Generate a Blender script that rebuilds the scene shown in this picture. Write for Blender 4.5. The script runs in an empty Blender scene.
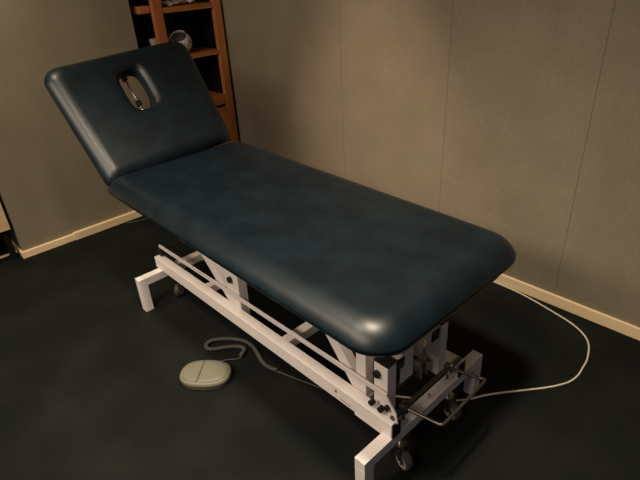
import bpy, bmesh, math, random
from mathutils import Vector, Matrix
random.seed(4)
S = bpy.context.scene
COL = S.collection
PI = math.pi

# ---------------------------------------------------------------- camera
cd = bpy.data.cameras.new('camera'); cam = bpy.data.objects.new('camera', cd); COL.objects.link(cam)
F = Vector((-0.64928513, 0.58566791, -0.48520296)).normalized()
R = Vector((0.68993776, 0.72201728, -0.05173912)).normalized()
U = R.cross(F)
m = Matrix((R, U, -F)).transposed().to_4x4(); m.translation = Vector((2.02624659, -1.00087291, 1.41878092))
cam.matrix_world = m
cd.sensor_width = 36; cd.lens = 509.92 / 640 * 36; cd.clip_start = .05
S.camera = cam
# ---------------------------------------------------------------- world, exposure
w = bpy.data.worlds.new('world'); S.world = w; w.use_nodes = True
w.node_tree.nodes['Background'].inputs[0].default_value = (.80, .78, 1.0, 1)
w.node_tree.nodes['Background'].inputs[1].default_value = .066
S.view_settings.view_transform = 'Standard'; S.view_settings.look = 'None'
S.view_settings.exposure = 0; S.view_settings.gamma = 1; S.view_settings.use_curve_mapping = False
# ---------------------------------------------------------------- lamps of the ceiling
def spot(name, loc, aim, power, ang, blend, col, size=.03):
    l = bpy.data.lights.new(name, 'SPOT'); l.energy = power; l.spot_size = math.radians(ang); l.spot_blend = blend
    l.color = col; l.shadow_soft_size = size
    o = bpy.data.objects.new(name, l); COL.objects.link(o); o.location = loc
    o.rotation_euler = (Vector(aim) - Vector(loc)).to_track_quat('-Z', 'Y').to_euler()
    return o
spot('ceiling_spot_foot', (1.33, -.47, 2.58), (1.18, -.42, 0), 265, 98, 1, (1, .84, .64), .13)
spot('ceiling_spot_near', (.65, -1.20, 2.58), (.55, -.40, .5), 120, 74, 1, (1, .84, .64), .16)
spot('ceiling_spot_wall', (.35, -.05, 2.58), (.24, .985, .30), 130, 38, 1, (1, .72, .51), .05)
spot('ceiling_spot_head', (-.50, -.80, 2.58), (-.88, -.66, .75), 78, 76, 1, (1, .86, .60), .06)
# added area light standing in for warm bounce off the wall behind the camera
al = bpy.data.lights.new('wall_bounce_fill', 'AREA'); al.shape = 'RECTANGLE'; al.size = 2.4; al.size_y = .35; al.energy = 52; al.color = (1, .80, .62)
ao = bpy.data.objects.new('wall_bounce_fill', al); COL.objects.link(ao); ao.location = (.7, -2.1, 2.15)
ao.rotation_euler = (Vector((.6, 0, .3)) - Vector(ao.location)).to_track_quat('-Z', 'Z').to_euler()

# ---------------------------------------------------------------- materials
def mat(name, col, rough=.5, metal=0, spec=.5, noise=None, bump=None, coords='Object'):
    """noise = (scale, other colour, detail, lo, hi); bump = (scale, strength, distance)"""
    mt = bpy.data.materials.new(name); mt.use_nodes = True
    nt = mt.node_tree; b = nt.nodes['Principled BSDF']; L = nt.links
    b.inputs['Base Color'].default_value = (*col, 1); b.inputs['Roughness'].default_value = rough
    b.inputs['Metallic'].default_value = metal; b.inputs['Specular IOR Level'].default_value = spec
    tc = nt.nodes.new('ShaderNodeTexCoord')
    if noise:
        n = nt.nodes.new('ShaderNodeTexNoise'); n.inputs['Scale'].default_value = noise[0]; n.inputs['Detail'].default_value = noise[2]
        L.new(tc.outputs[coords], n.inputs['Vector'])
        r = nt.nodes.new('ShaderNodeValToRGB'); r.color_ramp.elements[0].position = noise[3]; r.color_ramp.elements[1].position = noise[4]
        r.color_ramp.elements[0].color = (*col, 1); r.color_ramp.elements[1].color = (*noise[1], 1)
        L.new(n.outputs['Fac'], r.inputs['Fac']); L.new(r.outputs['Color'], b.inputs['Base Color'])
    if bump:
        n = nt.nodes.new('ShaderNodeTexNoise'); n.inputs['Scale'].default_value = bump[0]; n.inputs['Detail'].default_value = 4
        L.new(tc.outputs[coords], n.inputs['Vector'])
        u = nt.nodes.new('ShaderNodeBump'); u.inputs['Strength'].default_value = bump[1]; u.inputs['Distance'].default_value = bump[2]
        L.new(n.outputs['Fac'], u.inputs['Height']); L.new(u.outputs['Normal'], b.inputs['Normal'])
    return mt

def wall_mat(name, col, col2, seams):
    mt = mat(name, col, .85, 0, .25, (5, col2, 5, .3, .7), (260, .35, .002))
    nt = mt.node_tree; L = nt.links; b = nt.nodes['Principled BSDF']
    src = b.inputs['Base Color'].links[0].from_socket
    # fine weave of the wall covering
    tc = nt.nodes.new('ShaderNodeTexCoord')
    g = nt.nodes.new('ShaderNodeTexNoise'); g.inputs['Scale'].default_value = 330; g.inputs['Detail'].default_value = 2
    L.new(tc.outputs['Object'], g.inputs['Vector'])
    mr = nt.nodes.new('ShaderNodeMapRange'); mr.inputs['From Min'].default_value = .3; mr.inputs['From Max'].default_value = .7
    mr.inputs['To Min'].default_value = .84; mr.inputs['To Max'].default_value = 1.14
    L.new(g.outputs['Fac'], mr.inputs['Value'])
    mx = nt.nodes.new('ShaderNodeMix'); mx.data_type = 'RGBA'; mx.blend_type = 'MULTIPLY'; mx.inputs[0].default_value = 1
    L.new(src, mx.inputs[6]); L.new(mr.outputs[0], mx.inputs[7]); src = mx.outputs[2]
    sp = nt.nodes.new('ShaderNodeSeparateXYZ'); L.new(tc.outputs['Object'], sp.inputs[0])
    for s in seams:
        d = nt.nodes.new('ShaderNodeMath'); d.operation = 'COMPARE'; d.inputs[1].default_value = s; d.inputs[2].default_value = .0018
        L.new(sp.outputs['X'], d.inputs[0])
        q = nt.nodes.new('ShaderNodeMix'); q.data_type = 'RGBA'; q.inputs[7].default_value = (col[0]*.68, col[1]*.68, col[2]*.68, 1)
        L.new(d.outputs[0], q.inputs[0]); L.new(src, q.inputs[6]); src = q.outputs[2]
    L.new(src, b.inputs['Base Color'])
    return mt

def wood_mat(name, c1, c2, rough=.5, scale=(4, 4, 60)):
    mt = bpy.data.materials.new(name); mt.use_nodes = True
    nt = mt.node_tree; b = nt.nodes['Principled BSDF']; L = nt.links
    tc = nt.nodes.new('ShaderNodeTexCoord'); mp = nt.nodes.new('ShaderNodeMapping'); mp.inputs['Scale'].default_value = scale
    n = nt.nodes.new('ShaderNodeTexNoise'); n.inputs['Scale'].default_value = 1; n.inputs['Detail'].default_value = 5; n.inputs['Distortion'].default_value = .6
    r = nt.nodes.new('ShaderNodeValToRGB'); r.color_ramp.elements[0].position = .35; r.color_ramp.elements[1].position = .65
    r.color_ramp.elements[0].color = (*c1, 1); r.color_ramp.elements[1].color = (*c2, 1)
    L.new(tc.outputs['Object'], mp.inputs[0]); L.new(mp.outputs[0], n.inputs['Vector']); L.new(n.outputs['Fac'], r.inputs['Fac'])
    L.new(r.outputs['Color'], b.inputs['Base Color']); b.inputs['Roughness'].default_value = rough
    return mt

WALL = wall_mat('taupe_wall_covering', (.215, .185, .130), (.25, .213, .152), (1.348, .722, .062))
WALLL = wall_mat('taupe_wall_covering_left', (.215, .185, .130), (.25, .213, .152), ())
DARKW = mat('dark_alcove_shade', (.006, .006, .006), .9, 0, .1, (6, (.010, .010, .009), 3, .3, .7))  # near-black colour stands in for the shade of the alcove and shelf
CEIL = mat('ceiling_paint', (.32, .29, .25), .9, 0, .2, (5, (.35, .32, .27), 3, .3, .7))
SKIRT = wood_mat('cream_skirting_paint', (.84, .64, .38), (.90, .70, .44), .45, (3, 3, 30))
FLOOR = mat('charcoal_floor', (.0058, .0074, .0068), .8, 0, .10, (3.2, (.0118, .0132, .0112), 8, .42, .72), (180, .35, .002))
VINYL = mat('navy_vinyl', (.0016, .0054, .0088), .385, 0, .48, (11, (.0036, .0105, .0155), 8, .36, .68), (420, .22, .0006))
WHITE = mat('white_powder_coat', (.78, .73, .70), .42, 0, .4, (7, (.83, .78, .75), 3, .3, .7))
BLACK = mat('black_plastic', (.008, .008, .008), .4, 0, .4, (20, (.013, .013, .013), 3, .3, .7))
STEEL = mat('bright_steel', (.55, .52, .47), .22, 1, .5, (15, (.65, .62, .56), 3, .3, .7))
DSTEEL = mat('dark_steel', (.10, .09, .075), .35, .8, .5, (15, (.14, .125, .10), 3, .3, .7))
RUBBER = mat('grey_wheel_rubber', (.05, .05, .048), .55, 0, .4, (20, (.065, .065, .06), 3, .3, .7))
HUB = mat('grey_wheel_hub', (.36, .35, .34), .4, 0, .4, (20, (.42, .41, .40), 3, .3, .7))
PLY = wood_mat('plywood_board', (.33, .24, .14), (.42, .31, .19), .7, (3, 3, 60))
ORANGE = wood_mat('orange_pine', (.36, .120, .030), (.50, .19, .055), .5, (10, 10, 3))
ORANGEB = wood_mat('orange_pine_board', (.33, .11, .028), (.47, .175, .050), .5, (10, 2, 30))
LWOOD = wood_mat('light_ply', (.60, .42, .21), (.72, .52, .29), .6, (10, 3, 40))
PEDAL = mat('grey_beige_plastic', (.150, .145, .110), .5, 0, .35, (12, (.175, .168, .128), 4, .3, .7), (300, .2, .0005))
PEDALB = mat('dark_beige_plastic', (.06, .057, .045), .55, 0, .4, (12, (.16, .145, .11), 4, .3, .7))
COIL = mat('grey_coiled_cord_rubber', (.060, .060, .050), .5, 0, .4, (30, (.08, .08, .068), 3, .3, .7))
CORD = mat('cream_cord_plastic', (.62, .54, .42), .4, 0, .4, (20, (.68, .60, .48), 3, .3, .7))
POTM = mat('speckled_white_ceramic', (.62, .58, .55), .4, 0, .5, (55, (.10, .08, .08), 2, .60, .68))
POTIN = mat('dark_pot_inside', (.035, .035, .03), .8, 0, .3, (25, (.07, .07, .06), 4, .3, .7))
PINK = mat('pale_pink_cloth', (.36, .27, .22), .9, 0, .2, (40, (.42, .32, .27), 3, .3, .7))
PAPER = mat('white_paper', (.62, .56, .50), .8, 0, .2, (12, (.70, .64, .58), 3, .3, .7))
RED = mat('red_mark', (.40, .04, .03), .5, 0, .3, (40, (.45, .05, .03), 2, .3, .7))

# ---------------------------------------------------------------- helpers
def obj(name, bm, mt, parent=None, smooth=False):
    me = bpy.data.meshes.new(name); bmesh.ops.recalc_face_normals(bm, faces=bm.faces[:]); bm.to_mesh(me); bm.free()
    me.materials.append(mt)
    if smooth:
        for p in me.polygons: p.use_smooth = True
        me.set_sharp_from_angle(angle=math.radians(smooth if smooth > 1 else 40))
    o = bpy.data.objects.new(name, me); COL.objects.link(o)
    if parent: o.parent = parent
    return o
def tag(o, label=None, cat=None, group=None, kind=None):
    if label: o['label'] = label
    if cat: o['category'] = cat
    if group: o['group'] = group
    if kind: o['kind'] = kind
    return o
def thing(name, label, cat, loc=(0, 0, 0), group=None):
    o = bpy.data.objects.new(name, None); COL.objects.link(o); o.location = loc; o.empty_display_size = .05
    return tag(o, label, cat, group)
def box(bm, a, b, bev=0, mtx=None, seg=2):
    t = bmesh.new()
    bmesh.ops.create_cube(t, size=1)
    c = [(a[i]+b[i])/2 for i in range(3)]; s = [abs(b[i]-a[i]) for i in range(3)]
    for v in t.verts: v.co = Vector((c[0]+v.co.x*s[0], c[1]+v.co.y*s[1], c[2]+v.co.z*s[2]))
    if bev: bmesh.ops.bevel(t, geom=t.edges[:], offset=bev, segments=seg, affect='EDGES', profile=.5)
    if mtx: t.transform(mtx)
    me = bpy.data.meshes.new('t'); t.to_mesh(me); t.free(); bm.from_mesh(me); bpy.data.meshes.remove(me)
    return bm
def B(a, b, bev=0): return box(bmesh.new(), a, b, bev)
def barxz(p, q, y, wy, h, bev=.003):
    """square tube in an xz plane from p=(x,z) to q=(x,z)"""
    d = Vector((q[0]-p[0], 0, q[1]-p[1])); L = d.length; ang = math.atan2(d.z, d.x)
    mt = Matrix.Translation((p[0], y, p[1])) @ Matrix.Rotation(-ang, 4, 'Y')
    return box(bmesh.new(), (0, -wy/2, -h/2), (L, wy/2, h/2), bev, mt)
def cyl(bm, p, q, r, n=20, r2=None, cap=True):
    p = Vector(p); q = Vector(q); d = q-p
    mt = Matrix.Translation((p+q)/2) @ d.to_track_quat('Z', 'Y').to_matrix().to_4x4()
    bmesh.ops.create_cone(bm, cap_ends=cap, segments=n, radius1=r, radius2=r if r2 is None else r2, depth=d.length, matrix=mt)
    return bm
def sweep(bm, pts, r, n=10, closed=False):
    pts = [Vector(p) for p in pts]; N = len(pts); rings = []; up = Vector((0, 0, 1)); prev = None
    for i, p in enumerate(pts):
        if closed: t = pts[(i+1) % N]-pts[i-1]
        else: t = pts[min(i+1, N-1)]-pts[max(i-1, 0)]
        t.normalize()
        if prev is None: a = t.cross(up if abs(t.z) < .9 else Vector((1, 0, 0))).normalized()
        else: a = (prev-t*prev.dot(t)).normalized()
        prev = a; b = t.cross(a)
        rings.append([bm.verts.new(p+a*math.cos(2*PI*k/n)*r+b*math.sin(2*PI*k/n)*r) for k in range(n)])
    for i in range(N if closed else N-1):
        r0, r1 = rings[i], rings[(i+1) % N]
        for k in range(n): bm.faces.new((r0[k], r0[(k+1) % n], r1[(k+1) % n], r1[k]))
    if not closed: bm.faces.new(rings[0]); bm.faces.new(rings[-1])
    return bm
def catmull(P, m=10):
    P = [Vector(p) for p in P]; out = []
    Q = [2*P[0]-P[1]]+P+[2*P[-1]-P[-2]]
    for i in range(1, len(Q)-2):
        a, b, c, d = Q[i-1:i+3]
        for k in range(m):
            t = k/m
            out.append(.5*((2*b)+(c-a)*t+(2*a-5*b+4*c-d)*t*t+(3*b-a-3*c+d)*t**3))
    out.append(P[-1]); return out
def rrect(cx, cy, hx, hy, r, n=10, side=14, k2=1):
    """rounded rectangle, counter clockwise, constant point count; k2 scales the corners at -x"""
    pts = []; R4 = [r, r*k2, r*k2, r]
    cs = [(hx-R4[0], hy-R4[0], 0), (-(hx-R4[1]), hy-R4[1], PI/2), (-(hx-R4[2]), -(hy-R4[2]), PI), (hx-R4[3], -(hy-R4[3]), 3*PI/2)]
    for i, (x, y, a) in enumerate(cs):
        for k in range(n+1):
            t = a+PI/2*k/n; pts.append((cx+x+R4[i]*math.cos(t), cy+y+R4[i]*math.sin(t)))
        j = (i+1) % 4; x2, y2, a2 = cs[j]; e = pts[-1]; q = (cx+x2+R4[j]*math.cos(a2), cy+y2+R4[j]*math.sin(a2))
        for k in range(1, side): pts.append((e[0]+(q[0]-e[0])*k/side, e[1]+(q[1]-e[1])*k/side))
    return pts
def loft(bm, rings, cap0=True, cap1=True):
    V = [[bm.verts.new(p) for p in r] for r in rings]
    n = len(V[0])
    for a, b in zip(V, V[1:]):
        for k in range(n): bm.faces.new((a[k], a[(k+1) % n], b[(k+1) % n], b[k]))
    if cap0: bm.faces.new(V[0])
    if cap1: bm.faces.new(V[-1])
    return bm
def pad_rings(hx, hy, rc, th, er_bot, k2=1, amax=64):
    """rings of a soft upholstered board on z 0..th: small rounding below, then a wide arc rolling over to the flat top"""
    R_ = []
    def ring(ins, z): return [(x, y, z) for x, y in rrect(0, 0, hx-ins, hy-ins, max(rc-ins*.75, .02), k2=k2)]
    R_.append(ring(er_bot+.01, 0))
    for k in range(6):
        a = PI/2*k/5; R_.append(ring(er_bot*(1-math.sin(a)), er_bot*(1-math.cos(a))))
    am = math.radians(amax); rs = .016                       # short turn from upright to the arc
    zz = er_bot; ins = 0
    for k in range(1, 5):
        a = (PI/2-am)*k/4; R_.append(ring(rs*(1-math.cos(a)), er_bot+rs*math.sin(a)))
    ins = rs*(1-math.cos(PI/2-am)); zz = er_bot+rs*math.sin(PI/2-am)
    RR = (th-zz)/(1-math.cos(am))
    for k in range(1, 19):
        t_ = am*(1-k/18); R_.append(ring(ins+RR*(math.sin(am)-math.sin(t_)), zz+RR*(math.cos(t_)-math.cos(am))))
    return R_, ring

# ---------------------------------------------------------------- the room
def struct(name, bm, mt): return tag(obj(name, bm, mt), kind='structure')
WY = .995                                    # face of the right wall
struct('floor', B((-2.2, -2.6, -.05), (3.0, WY, 0)), FLOOR)
struct('wall_right', B((-2.2, WY, 0), (3.0, WY+.1, 2.65)), WALL)
struct('wall_left', B((-1.22, -.545, 0), (-1.01, .395, 2.65)), WALLL)
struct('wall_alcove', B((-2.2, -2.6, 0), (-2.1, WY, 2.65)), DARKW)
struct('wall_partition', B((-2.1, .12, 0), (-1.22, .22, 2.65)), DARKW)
struct('ceiling', B((-2.2, -2.6, 2.65), (3.0, WY, 2.75)), CEIL)
struct('baseboard_right', B((-1.9, WY-.014, 0), (3.0, WY, .054), .003), SKIRT)
def skirt_left(y0, y1, x, h, name):
    bm = bmesh.new(); box(bm, (-1.01, y0, 0), (x, y1, h), .0025); return struct(name, bm, SKIRT)
skirt_left(-.545, -.262, -.990, .041, 'baseboard_left')
skirt_left(-.262, .395, -.984, .047, 'baseboard_left_far')
struct('baseboard_left_return', B((-1.22, -.557, 0), (-.990, -.5452, .041), .0025), SKIRT)
struct('trim_1', B((-1.125, -1.30, 0), (-1.105, -.558, .006), .001), SKIRT)     # pale strip on the floor of the opening
# pale wooden cabinet in the opening at the left
cb = thing('storage_cabinet', 'pale wooden cabinet just showing past the left end of the wall', 'cabinet', (-1.145, -.842, 0))
k = obj('body', B((-.147, -.28, .192), (.147, .28, .86), .003), LWOOD, cb)
for sx in (-1, 1):
    for sy in (-1, 1):
        obj('leg', B((sx*.105-.015, sy*.25-.015, 0), (sx*.105+.015, sy*.25+.015, .192)), DARKW, cb)

# ---------------------------------------------------------------- wooden shelf unit in the corner
sh = thing('wooden_shelf', 'orange-brown open wooden shelf unit in the corner behind the head of the couch', 'shelf', (-1.07, .74, 0))
X0, X1 = -.13, .11      # back and front, local
def post(y0, y1, x0, x1): return obj('post', B((x0, y0, 0), (x1, y1, 1.62), .003), ORANGE, sh)
post(.178, .232, X1-.035, X1); post(-.232, -.172, X1-.035, X1)
obj('side_shade_sheet', B((X0, .224, .05), (X1-.035, .230, 1.60)), DARKW, sh)  # dark sheet added so the right of the shelf interior reads as shade
def board(z, t, y0=-.23, y1=.178, x1=None): return obj('shelf_board', B((X0, y0, z-t), (X1-.004 if x1 is None else x1, y1, z), .002), ORANGEB, sh)
board(1.205, .030, -.172, .178); obj('shelf_board', B((X0, -.30, 1.182), (X1-.036, -.2325, 1.222), .004), ORANGEB, sh)
board(.928, .027, -.172, .178); obj('shelf_board', B((X0, -.26, .901), (X1-.036, -.1725, .928), .002), ORANGEB, sh); board(.640, .060, -.172, .178); board(1.50, .03, -.172, .178)
dr = obj('drawer', B((X0+.03, -.170, .33), (X1-.004, .176, .558), .003), ORANGEB, sh)
obj('drawer', B((X0+.03, -.170, .08), (X1-.004, .176, .318), .003), ORANGEB, sh)
obj('back_shade_sheet', B((X0-.010, -.232, .05), (X0-.001, .232, 1.60)), DARKW, sh)  # dark sheet added behind the open boards in place of shade

def lathe(prof, n=28, mtx=None):
    bm = bmesh.new(); rings = []
    for r, z in prof: rings.append([(r*math.cos(2*PI*i/n), r*math.sin(2*PI*i/n), z) for i in range(n)])
    loft(bm, rings)
    if mtx: bm.transform(mtx)
    return bm
# pot
pt = thing('ceramic_pot', 'round white speckled pot with a dark open mouth on the wooden shelf', 'pot', (-1.03, .686, .931))
tilt = Matrix.Translation((0, 0, .067)) @ Matrix.Scale(1.0, 4) @ Matrix.Rotation(math.radians(34), 4, Vector((.75, .9, 0))) @ Matrix.Translation((0, 0, -.045))
obj('bowl', lathe([(.02, -.012), (.05, -.004), (.066, .018), (.070, .045), (.066, .070), (.055, .088), (.050, .093), (.047, .090), (.050, .080), (.05, .078)], 32, tilt), POTM, pt, 60)
obj('filling', lathe([(.001, .070), (.0495, .074), (.0495, .079), (.030, .086), (.001, .088)], 28, tilt), POTIN, pt, 60)
# small carton
ct = thing('carton', 'small pale pink carton half hidden behind the front left post of the wooden shelf', 'box', (-1.030, .546, .9285))
obj('box_body', B((-.028, -.048, 0), (.028, .048, .100), .002), PINK, ct)
obj('lid', B((-.030, -.050, .088), (.030, .050, .112), .002), PINK, ct)

# crumpled paper on the top board
pb = bmesh.new(); n = 14; V = []
for i in range(n):
    row = []
    for j in range(n+8):
        u, v = i/(n-1)-.5, j/(n+7)-.5
        row.append(pb.verts.new((u*.13, v*.24, .012+.009*math.sin(u*13+v*9)+.010*math.sin(v*23-u*5)*abs(v)*2+.004*random.random())))
    V.append(row)
for i in range(n-1):
    for j in range(n+7): pb.faces.new((V[i][j], V[i+1][j], V[i+1][j+1], V[i][j+1]))
o = obj('crumpled_paper', pb, PAPER, None, 50); md = o.modifiers.new('thick', 'SOLIDIFY'); md.thickness = .0015
o.location = (-1.068, .698, 1.2075); tag(o, 'crumpled white paper lying on the top wooden shelf board', 'paper')

# ---------------------------------------------------------------- treatment couch
T = thing('treatment_couch', 'adjustable treatment couch with navy vinyl top and white steel base', 'massage table', (.7, 0, 0))
ROOT = Vector((.7, 0, 0))
def P(name, bm, mt, parent=None, smooth=False):
    """part given in room coordinates"""
    bm.transform(Matrix.Translation(-ROOT)); return obj(name, bm, mt, parent or T, smooth)
# main pad
ML, W2 = 1.490, .345
ZT = .660; TH = .078
rings, ring = pad_rings(ML/2, W2, .105, TH, .022, .45)
for ins, z in ((.15, TH+.001), (.22, TH+.0015)): rings.append([(x, y, z) for x, y in rrect(0, 0, ML/2-ins, W2-ins, .03)])
bm = loft(bmesh.new(), rings); bm.transform(Matrix.Translation((ML/2-.022, .010, ZT-TH)))
for v in bm.verts: v.co.z += .022*(1-v.co.x/ML)
P('main_cushion', bm, VINYL, None, 60)
bm = loft(bmesh.new(), [[(x, y, z) for x, y in rrect(.74, .01, .70, .275, .06)] for z in (ZT-TH-.030, ZT-TH+.001)])
for v in bm.verts: v.co.z += .022*(1-v.co.x/ML)
P('cushion_board', bm, PLY)
# head section (local s along slope, then rotated about the hinge)
TH2 = .066; HL = .576; HW = .335; ang = math.radians(49)
hc = Vector((.004, .006, .672))
def head_mtx():
    # local +x runs up the slope away from the hinge; local z is the outward normal
    ex = Vector((-math.cos(ang), 0, math.sin(ang))); ez = Vector((math.sin(ang), 0, math.cos(ang))); ey = ez.cross(ex)
    mm = Matrix((ex, ey, ez)).transposed().to_4x4(); mm.translation = hc; return mm
HM = head_mtx()
def head_pad():
    rr, ring = pad_rings(HL/2, HW, .075, TH2, .018, .45)
    rr = rr[1:]
    N = len(rr[0]); cx = .082; cy = .006     # hole centre (from pad centre); head_mtx flips y
    def hole(a, b, z, rad): # stadium shaped loop with matching phase
        out = []
        src = rrect(0, 0, HL/2, HW, .07, k2=.45)
        for (x, y) in src:
            t = math.atan2(y/HW, x/(HL/2)); c, s = math.cos(t), math.sin(t); e = 2/3.4
            out.append((cx+a*math.copysign(abs(c)**e, c), cy+b*math.copysign(abs(s)**e, s), z))
        return out
    top = rr[-1]
    H0 = hole(.127, .089, TH2+.000, 0)
    for f in (.3, .6, .85): rr.append([(p[0]*(1-f)+q[0]*f, p[1]*(1-f)+q[1]*f, TH2) for p, q in zip(top, H0)])
    prof = [(.125, .086, 0), (.120, .080, -.0010), (.114, .073, -.0035), (.108, .066, -.008), (.103, .060, -.014), (.099, .055, -.022), (.097, .052, -.032), (.096, .051, -.045), (.096, .051, -TH2+.004), (.098, .053, -TH2)]
    for a, b, dz in prof: rr.append(hole(a, b, TH2+dz, 0))
    bm = bmesh.new(); V = [[bm.verts.new(p) for p in r] for r in rr]; V.append(V[0])
    for a, b in zip(V, V[1:]):
        for k in range(N): bm.faces.new((a[k], a[(k+1) % N], b[(k+1) % N], b[k]))
    bm.transform(Matrix.Translation((HL/2+.0, 0, -TH2)))
    for v in bm.verts: v.co.x -= .075*v.co.y; v.co.y *= 1-.03+.10*v.co.x/HL
    bm.transform(HM); return bm
P('head_cushion', head_pad(), VINYL, None, 60)
def hbox(a, b, bev=.002): return box(bmesh.new(), a, b, bev, HM)
for sy in (-1, 1): P('head_board_rail', hbox((.03, sy*.20-.02, -TH2-.026), (.56, sy*.20+.02, -TH2-.001)), WHITE)
sr = P('head_support_rod', cyl(bmesh.new(), HM @ Vector((.03, -.024, -TH2-.045)), HM @ Vector((.55, -.006, -TH2-.045)), .0045, 12), STEEL, None, 40)
for s_ in (.350, .487):
    c = HM @ Vector((s_, -.024+.018*(s_-.03)/.52, -TH2-.045)); obj('rod_clamp', box(bmesh.new(), (-.013, -.011, -.011), (.013, .011, .011), .003, Matrix.Translation(c-ROOT) @ Matrix.Rotation(ang, 4, 'Y')), BLACK, sr)
P('hinge_bar', cyl(bmesh.new(), (-.006, -.25, .585), (-.006, .25, .585), .012, 14), BLACK, None, 40)
for sy in (-1, 1): P('hinge_bracket', B((-.05, sy*.20-.004, .555), (.09, sy*.20+.004, .60), .001), BLACK)
# base
t = .0386; XA, XB = -.005, 1.370; hz = .173; hr = .229
for x in (XA, XB):
    P('crossbar', B((x-t/2, -.309, hz-t), (x+t/2, .309, hz), .0012), WHITE)
    for sy in (-1, 1):
        P('leg', B((x-t/2, min(sy*.309, sy*(.309-t)), 0), (x+t/2, max(sy*.309, sy*(.309-t)), hz-t), .0008), WHITE)
for sy in (-1, 1):
    r_ = P('side_rail', B((-.041, sy*.1705-t/2, hz), (1.387, sy*.1705+t/2, hr), .0025), WHITE)
    for x0, x1 in ((-.0445, -.041), (1.387, 1.3915)):
        o = obj('end_cap', B((x0-.7, sy*.1705-t/2+.001, hz+.001), (x1-.7, sy*.1705+t/2-.001, hr-.001), .001), BLACK, r_)
    P('rail_plate', B((1.24, sy*.1705-t/2, hz-.010), (1.35, sy*.1705+t/2, hz), .001), WHITE)
P('cross_member', B((.845, -.1512, .188), (.885, .1512, .226), .0025), WHITE)
P('cross_member', B((.335, -.1512, .188), (.370, .1512, .226), .0025), WHITE)
# foot posts and middle posts
for sy in (-1, 1):
    y0, y1 = sorted((sy*.1512, sy*.111))
    p_ = P('upright_post', B((1.286, y0, .178), (1.338, y1, .388), .0025), WHITE)
    obj('post_plug', B((1.285-.7, y0-.001, .388), (1.339-.7, y1+.001, .396), .002), BLACK, p_)
    kb = bmesh.new(); cyl(kb, (1.302-.7, y0, .350), (1.302-.7, y0-.011, .350), .0125, 8); obj('bolt_knob', kb, BLACK, p_, 40)
    bm = bmesh.new()
    q = [(.532, .178), (.598, .178), (.604, .384), (.504, .398)]
    loft(bm, [[(x, y0, z) for x, z in q], [(x, y1, z) for x, z in q]])
    bmesh.ops.bevel(bm, geom=bm.edges[:], offset=.002, segments=1, affect='EDGES')
    p_ = P('upright_post', bm, WHITE)
    kb = bmesh.new(); cyl(kb, (.556-.7, y0, .347), (.556-.7, y0-.011, .347), .0135, 8); obj('bolt_knob', kb, BLACK, p_, 40)
    P('strut_post', B((1.212, y0+.002, .19), (1.252, y1-.002, .545), .0025), WHITE)
    P('diagonal_brace', barxz((.560, .20), (.205, .535), sy*.131, .034, .043), WHITE)
    P('diagonal_brace', barxz((1.240, .195), (.975, .535), sy*.131, .034, .043), WHITE)
    for xe, dz in ((1.330, 0), (.625, 0)):
        a_ = P('lift_arm', barxz((xe, .362), (xe-.44, .392), sy*.088, .038, .042), WHITE)
        d = Vector((.44, 0, -.153)).normalized()
        e = Vector((xe, sy*.088, .362))
        mm = Matrix.Translation(e-ROOT) @ Matrix.Rotation(math.atan2(.030, .44), 4, 'Y')
        obj('end_cap', box(bmesh.new(), (0, -.018, -.020), (.006, .018, .020), .002, mm), BLACK, a_)
# top frame
for sy in (-1, 1): P('top_frame_tube', B((.10, sy*.13-.02, .526), (1.40, sy*.13+.02, .566), .0025), WHITE)
for x in (.16, .85, 1.30): P('top_frame_tube', B((x-.018, -.1098, .528), (x+.018, .1098, .564), .0025), WHITE)
P('side_plate', B((1.318, -.068, .262), (1.323, -.010, .405), .001), WHITE)
# lifting motor
mo = P('lift_motor', B((.99, -.045, .20), (1.17, .035, .29), .012), BLACK, None, 40)
mt_ = bmesh.new(); cyl(mt_, (1.16-.7, -.005, .25), (1.31-.7, -.005, .285), .013); obj('motor_rod', mt_, STEEL, mo, 40)
f_ = bmesh.new()
for sy in (-1, 1): box(f_, (1.24-.7, .050+sy*.016-.003, .205), (1.325-.7, .050+sy*.016+.003, .262), .001)
cyl(f_, (1.29-.7, .03, .235), (1.29-.7, .07, .235), .018, 24); obj('motor_bracket', f_, STEEL, mo, 40)
P('motor_crossbar', cyl(bmesh.new(), (1.30, -.111, .225), (1.30, .111, .225), .006, 12), DSTEEL, None, 40)
# linkage strip along near and far rail
for sy in (-1, 1):
    y = sy*.164
    P('linkage_strip', barxz((-.014, .287), (1.348 if sy < 0 else 1.20, .299), y, .007, .017, .0015), WHITE)
    # ear plate at the foot end
    e = bmesh.new(); n = 18; pr = [(1.338, .306), (1.356, .306), (1.390, .262), (1.396, .229), (1.374, .229), (1.338, .285)]
    loft(e, [[(x, y-sy*.0-.010, z) for x, z in pr], [(x, y-.006, z) for x, z in pr]]); (P('ear_plate', e, WHITE) if sy < 0 else e.free())
    P('rail_bracket', B((-.036, y-.003, .229), (-.008, y+.012, .280), .002), BLACK)
for px, pz in ((1.300, .250), (1.335, .248), (1.360, .272)):
    b_ = bmesh.new(); cyl(b_, (px, -.168, pz), (px, -.184, pz), .0095, 8); P('bolt', b_, BLACK, None, 40)
P('pedal_shaft', cyl(bmesh.new(), (1.378, -.178, .243), (1.378, .172, .243), .0085, 6), DSTEEL)
P('pedal_shaft', cyl(bmesh.new(), (-.022, -.172, .262), (-.022, .172, .262), .007, 6), DSTEEL)
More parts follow.
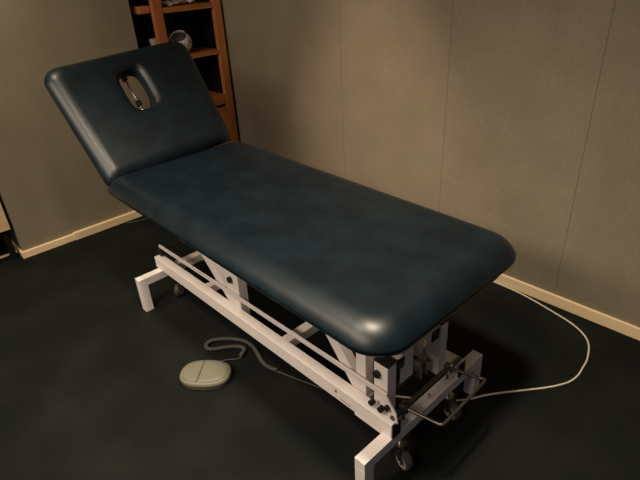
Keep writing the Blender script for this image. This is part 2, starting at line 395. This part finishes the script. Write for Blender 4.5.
# foot pedal loop
def uloop():
    a = Vector((1.378, -.122, .245)); b = Vector((1.500, -.106, .250)); c = Vector((1.496, .133, .250)); d = Vector((1.378, .105, .245))
    r = .012; pts = [a]
    for prv, cur, nxt in ((a, b, c), (b, c, d)):
        u1 = (prv-cur).normalized(); u2 = (nxt-cur).normalized()
        s, e = cur+u1*r, cur+u2*r
        for k in range(7):
            tt = k/6; pts.append((1-tt)**2*s+2*tt*(1-tt)*cur+tt*tt*e)
    pts.append(d); return pts
ul = P('pedal_loop', sweep(bmesh.new(), uloop(), .0052, 12), DSTEEL, None, 50)
ul['label'] = 'steel foot pedal loop'
for y in (-.122, .105):
    c_ = bmesh.new(); box(c_, (1.366, y-.010, .228), (1.392, y+.010, .258), .003)
    cyl(c_, (1.378, y, .250), (1.378, y, .272), .007, 8); cyl(c_, (1.379, y-.004, .20), (1.379, y-.004, .232), .005, 10)
    P('pedal_clamp', c_, STEEL if y > 0 else DSTEEL, None, 40)
P('crossbar_stud', cyl(bmesh.new(), (1.372, .015, .172), (1.372, .015, .190), .004, 10), STEEL, None, 40)
# castors
def castor(x, y, rz, lift=0):
    M = Matrix.Translation((x, y, 0)) @ Matrix.Rotation(rz, 4, 'Z')
    L_ = lambda p: M @ Vector(p)
    s = cyl(bmesh.new(), L_((0, 0, .078)), L_((0, 0, hz-t)), .008, 14); cyl(s, L_((0, 0, .074)), L_((0, 0, .088)), .021, 20)
    c = P('castor', s, STEEL, None, 40)
    f = bmesh.new()
    for sy in (-1, 1):
        q = [(-.022, .074), (.016, .074), (.034, .036), (.028, .026), (.016, .030)]
        loft(f, [[tuple(L_((a, sy*.0155, b))) for a, b in q], [tuple(L_((a, sy*.0185, b))) for a, b in q]])
    box(f, (-.022, -.0185, .071), (.016, .0185, .075), 0, M)
    f.transform(Matrix.Translation(-ROOT)); obj('fork', f, DSTEEL, c)
    wv = bmesh.new(); wc = (.022, .0345)
    def rg(r, yy): return [tuple(L_((wc[0]+r*math.cos(2*PI*k/32), yy, wc[1]+r*math.sin(2*PI*k/32)))) for k in range(32)]
    loft(wv, [rg(.022, -.010), rg(.028, -.012), rg(.032, -.011), rg(.0342, -.006), rg(.0345, 0), rg(.0342, .006), rg(.032, .011), rg(.028, .012), rg(.022, .010)])
    wv.transform(Matrix.Translation(-ROOT)); obj('wheel', wv, RUBBER, c, 40)
    hb = bmesh.new(); loft(hb, [rg(.0235, -.0115), rg(.0255, -.0135), rg(.022, -.0125), rg(.0215, .0125), rg(.0255, .0135), rg(.0235, .0115)], 1, 1)
    cyl(hb, L_((wc[0], -.020, wc[1])), L_((wc[0], .020, wc[1])), .0045, 10)
    hb.transform(Matrix.Translation(-ROOT)); obj('wheel_hub', hb, HUB, c, 40)
castor(1.372, -.125, -.25); castor(1.368, .140, -.15); castor(-.005, -.108, -.95); castor(-.005, .150, .6)
# little red maker's mark with faint lettering on the near rail
mk = bmesh.new()
for a in (0, 60, 120): box(mk, (-.006, -.0004, -.0013), (.006, .0004, .0013), 0, Matrix.Translation((1.16, -.1901, .207)) @ Matrix.Rotation(math.radians(a), 4, 'Y'))
for i in range(6): box(mk, (1.180+i*.008, -.1904, .1855), (1.185+i*.008, -.1899, .1895))
P('rail_marking', mk, RED)

# ---------------------------------------------------------------- foot switch
FS = Vector((.598, -.352, 0))
fs = thing('foot_switch', 'grey-beige oval foot switch with coiled cord on the floor beside the couch', 'foot switch', tuple(FS))
fa = math.radians(42)
FM2 = Matrix.Rotation(fa, 4, 'Z') @ Matrix.Scale(1.15, 4)
def oval(a, b, z, n=48, x0=-9, x1=9):
    out = []
    for i in range(n):
        tt = 2*PI*i/n; c, s = math.cos(tt), math.sin(tt); e = 2/2.5
        out.append((max(x0, min(x1, a*math.copysign(abs(c)**e, c))), b*math.copysign(abs(s)**e, s), z))
    return out
bm = loft(bmesh.new(), [oval(.078, .052, .0), oval(.083, .057, .004), oval(.083, .057, .012), oval(.080, .054, .016)]); bm.transform(FM2); obj('base', bm, PEDALB, fs, 50)
bm = loft(bmesh.new(), [oval(.084, .058, .0125), oval(.086, .060, .018), oval(.086, .060, .027), oval(.082, .056, .032), oval(.078, .052, .033)]); bm.transform(FM2); obj('housing', bm, PEDAL, fs, 50)
for x0, x1 in ((-9, -.0145), (-.0125, 9)):
    bm = loft(bmesh.new(), [oval(.077, .051, .030, 48, x0, x1), oval(.077, .051, .035, 48, x0, x1), oval(.074, .048, .0375, 48, x0+.0015, x1-.0015), oval(.06, .036, .0385, 48, x0+.003, x1-.003)])
    bmesh.ops.remove_doubles(bm, verts=bm.verts[:], dist=.00005); bm.transform(FM2); obj('pedal', bm, PEDAL, fs, 50)
bm = bmesh.new(); cyl(bm, (.02, -.0595, .020), (.02, -.062, .020), .003, 10); bm.transform(FM2); obj('indicator', bm, STEEL, fs, 40)
# cord: thin lead, coil, thin lead going under the rail
def floorpts(L, z): return [Vector((x, y, z))-FS for x, y in L]
path = [(.600, -.190), (.577, -.152), (.545, -.160), (.510, -.198), (.478, -.248), (.446, -.256), (.428, -.230), (.440, -.196), (.483, -.152), (.535, -.122), (.590, -.118), (.641, -.132), (.690, -.148), (.735, -.150), (.775, -.138)]
core = catmull([(p.x, p.y, .0095) for p in floorpts(path, 0)], 22)
LEN = [0]
for a, b in zip(core, core[1:]): LEN.append(LEN[-1]+(b-a).length)
tot = LEN[-1]; turns = int(tot/.0062); hp = []; j = 0
for i in range(turns*9):
    s = tot*i/(turns*9)
    while j < len(LEN)-2 and LEN[j+1] < s: j += 1
    f = (s-LEN[j])/(LEN[j+1]-LEN[j]); c = core[j].lerp(core[j+1], f); tn = (core[j+1]-core[j]).normalized(); sd = tn.cross(Vector((0, 0, 1)))
    a = 2*PI*i/9; hp.append(c+sd*math.cos(a)*.0072+Vector((0, 0, 1))*math.sin(a)*.0062)
obj('coiled_cord', sweep(bmesh.new(), hp, .0027, 6), COIL, fs, 60)
obj('cord', sweep(bmesh.new(), catmull([tuple(p) for p in floorpts([(.560, -.290), (.560, -.262), (.575, -.232), (.595, -.212), (.603, -.193), (.600, -.190)], .004)], 8), .0026, 8), COIL, fs, 60)
obj('cord', sweep(bmesh.new(), catmull([tuple(p) for p in floorpts([(.772, -.139), (.82, -.125), (.878, -.108), (.94, -.088), (.985, -.072), (1.05, -.03)], .004)], 8), .0026, 8), COIL, fs, 60)

# ---------------------------------------------------------------- power cord
pc = [(.98, .974), (1.053, .973), (1.12, .973), (1.207, .968), (1.30, .952), (1.389, .930), (1.46, .911), (1.514, .885), (1.556, .850), (1.583, .805), (1.606, .731), (1.612, .680), (1.616, .625), (1.609, .575), (1.590, .532), (1.560, .485), (1.524, .438), (1.488, .392), (1.454, .349), (1.42, .30), (1.385, .24), (1.34, .19), (1.25, .12), (1.15, .05)]
o = obj('power_cord', sweep(bmesh.new(), catmull([(x, y, .0042) for x, y in pc], 8), .0036, 8), CORD, None, 60)
tag(o, 'cream power cord curving over the floor from the right wall under the couch', 'cord')
o = obj('loose_cord', sweep(bmesh.new(), catmull([(-.955, .05, .004), (-.93, .12, .004), (-.90, .19, .004), (-.83, .25, .004), (-.74, .30, .004)], 8), .0028, 8), COIL, None, 60)
tag(o, 'thin grey cord on the floor near the left wall baseboard', 'cord')
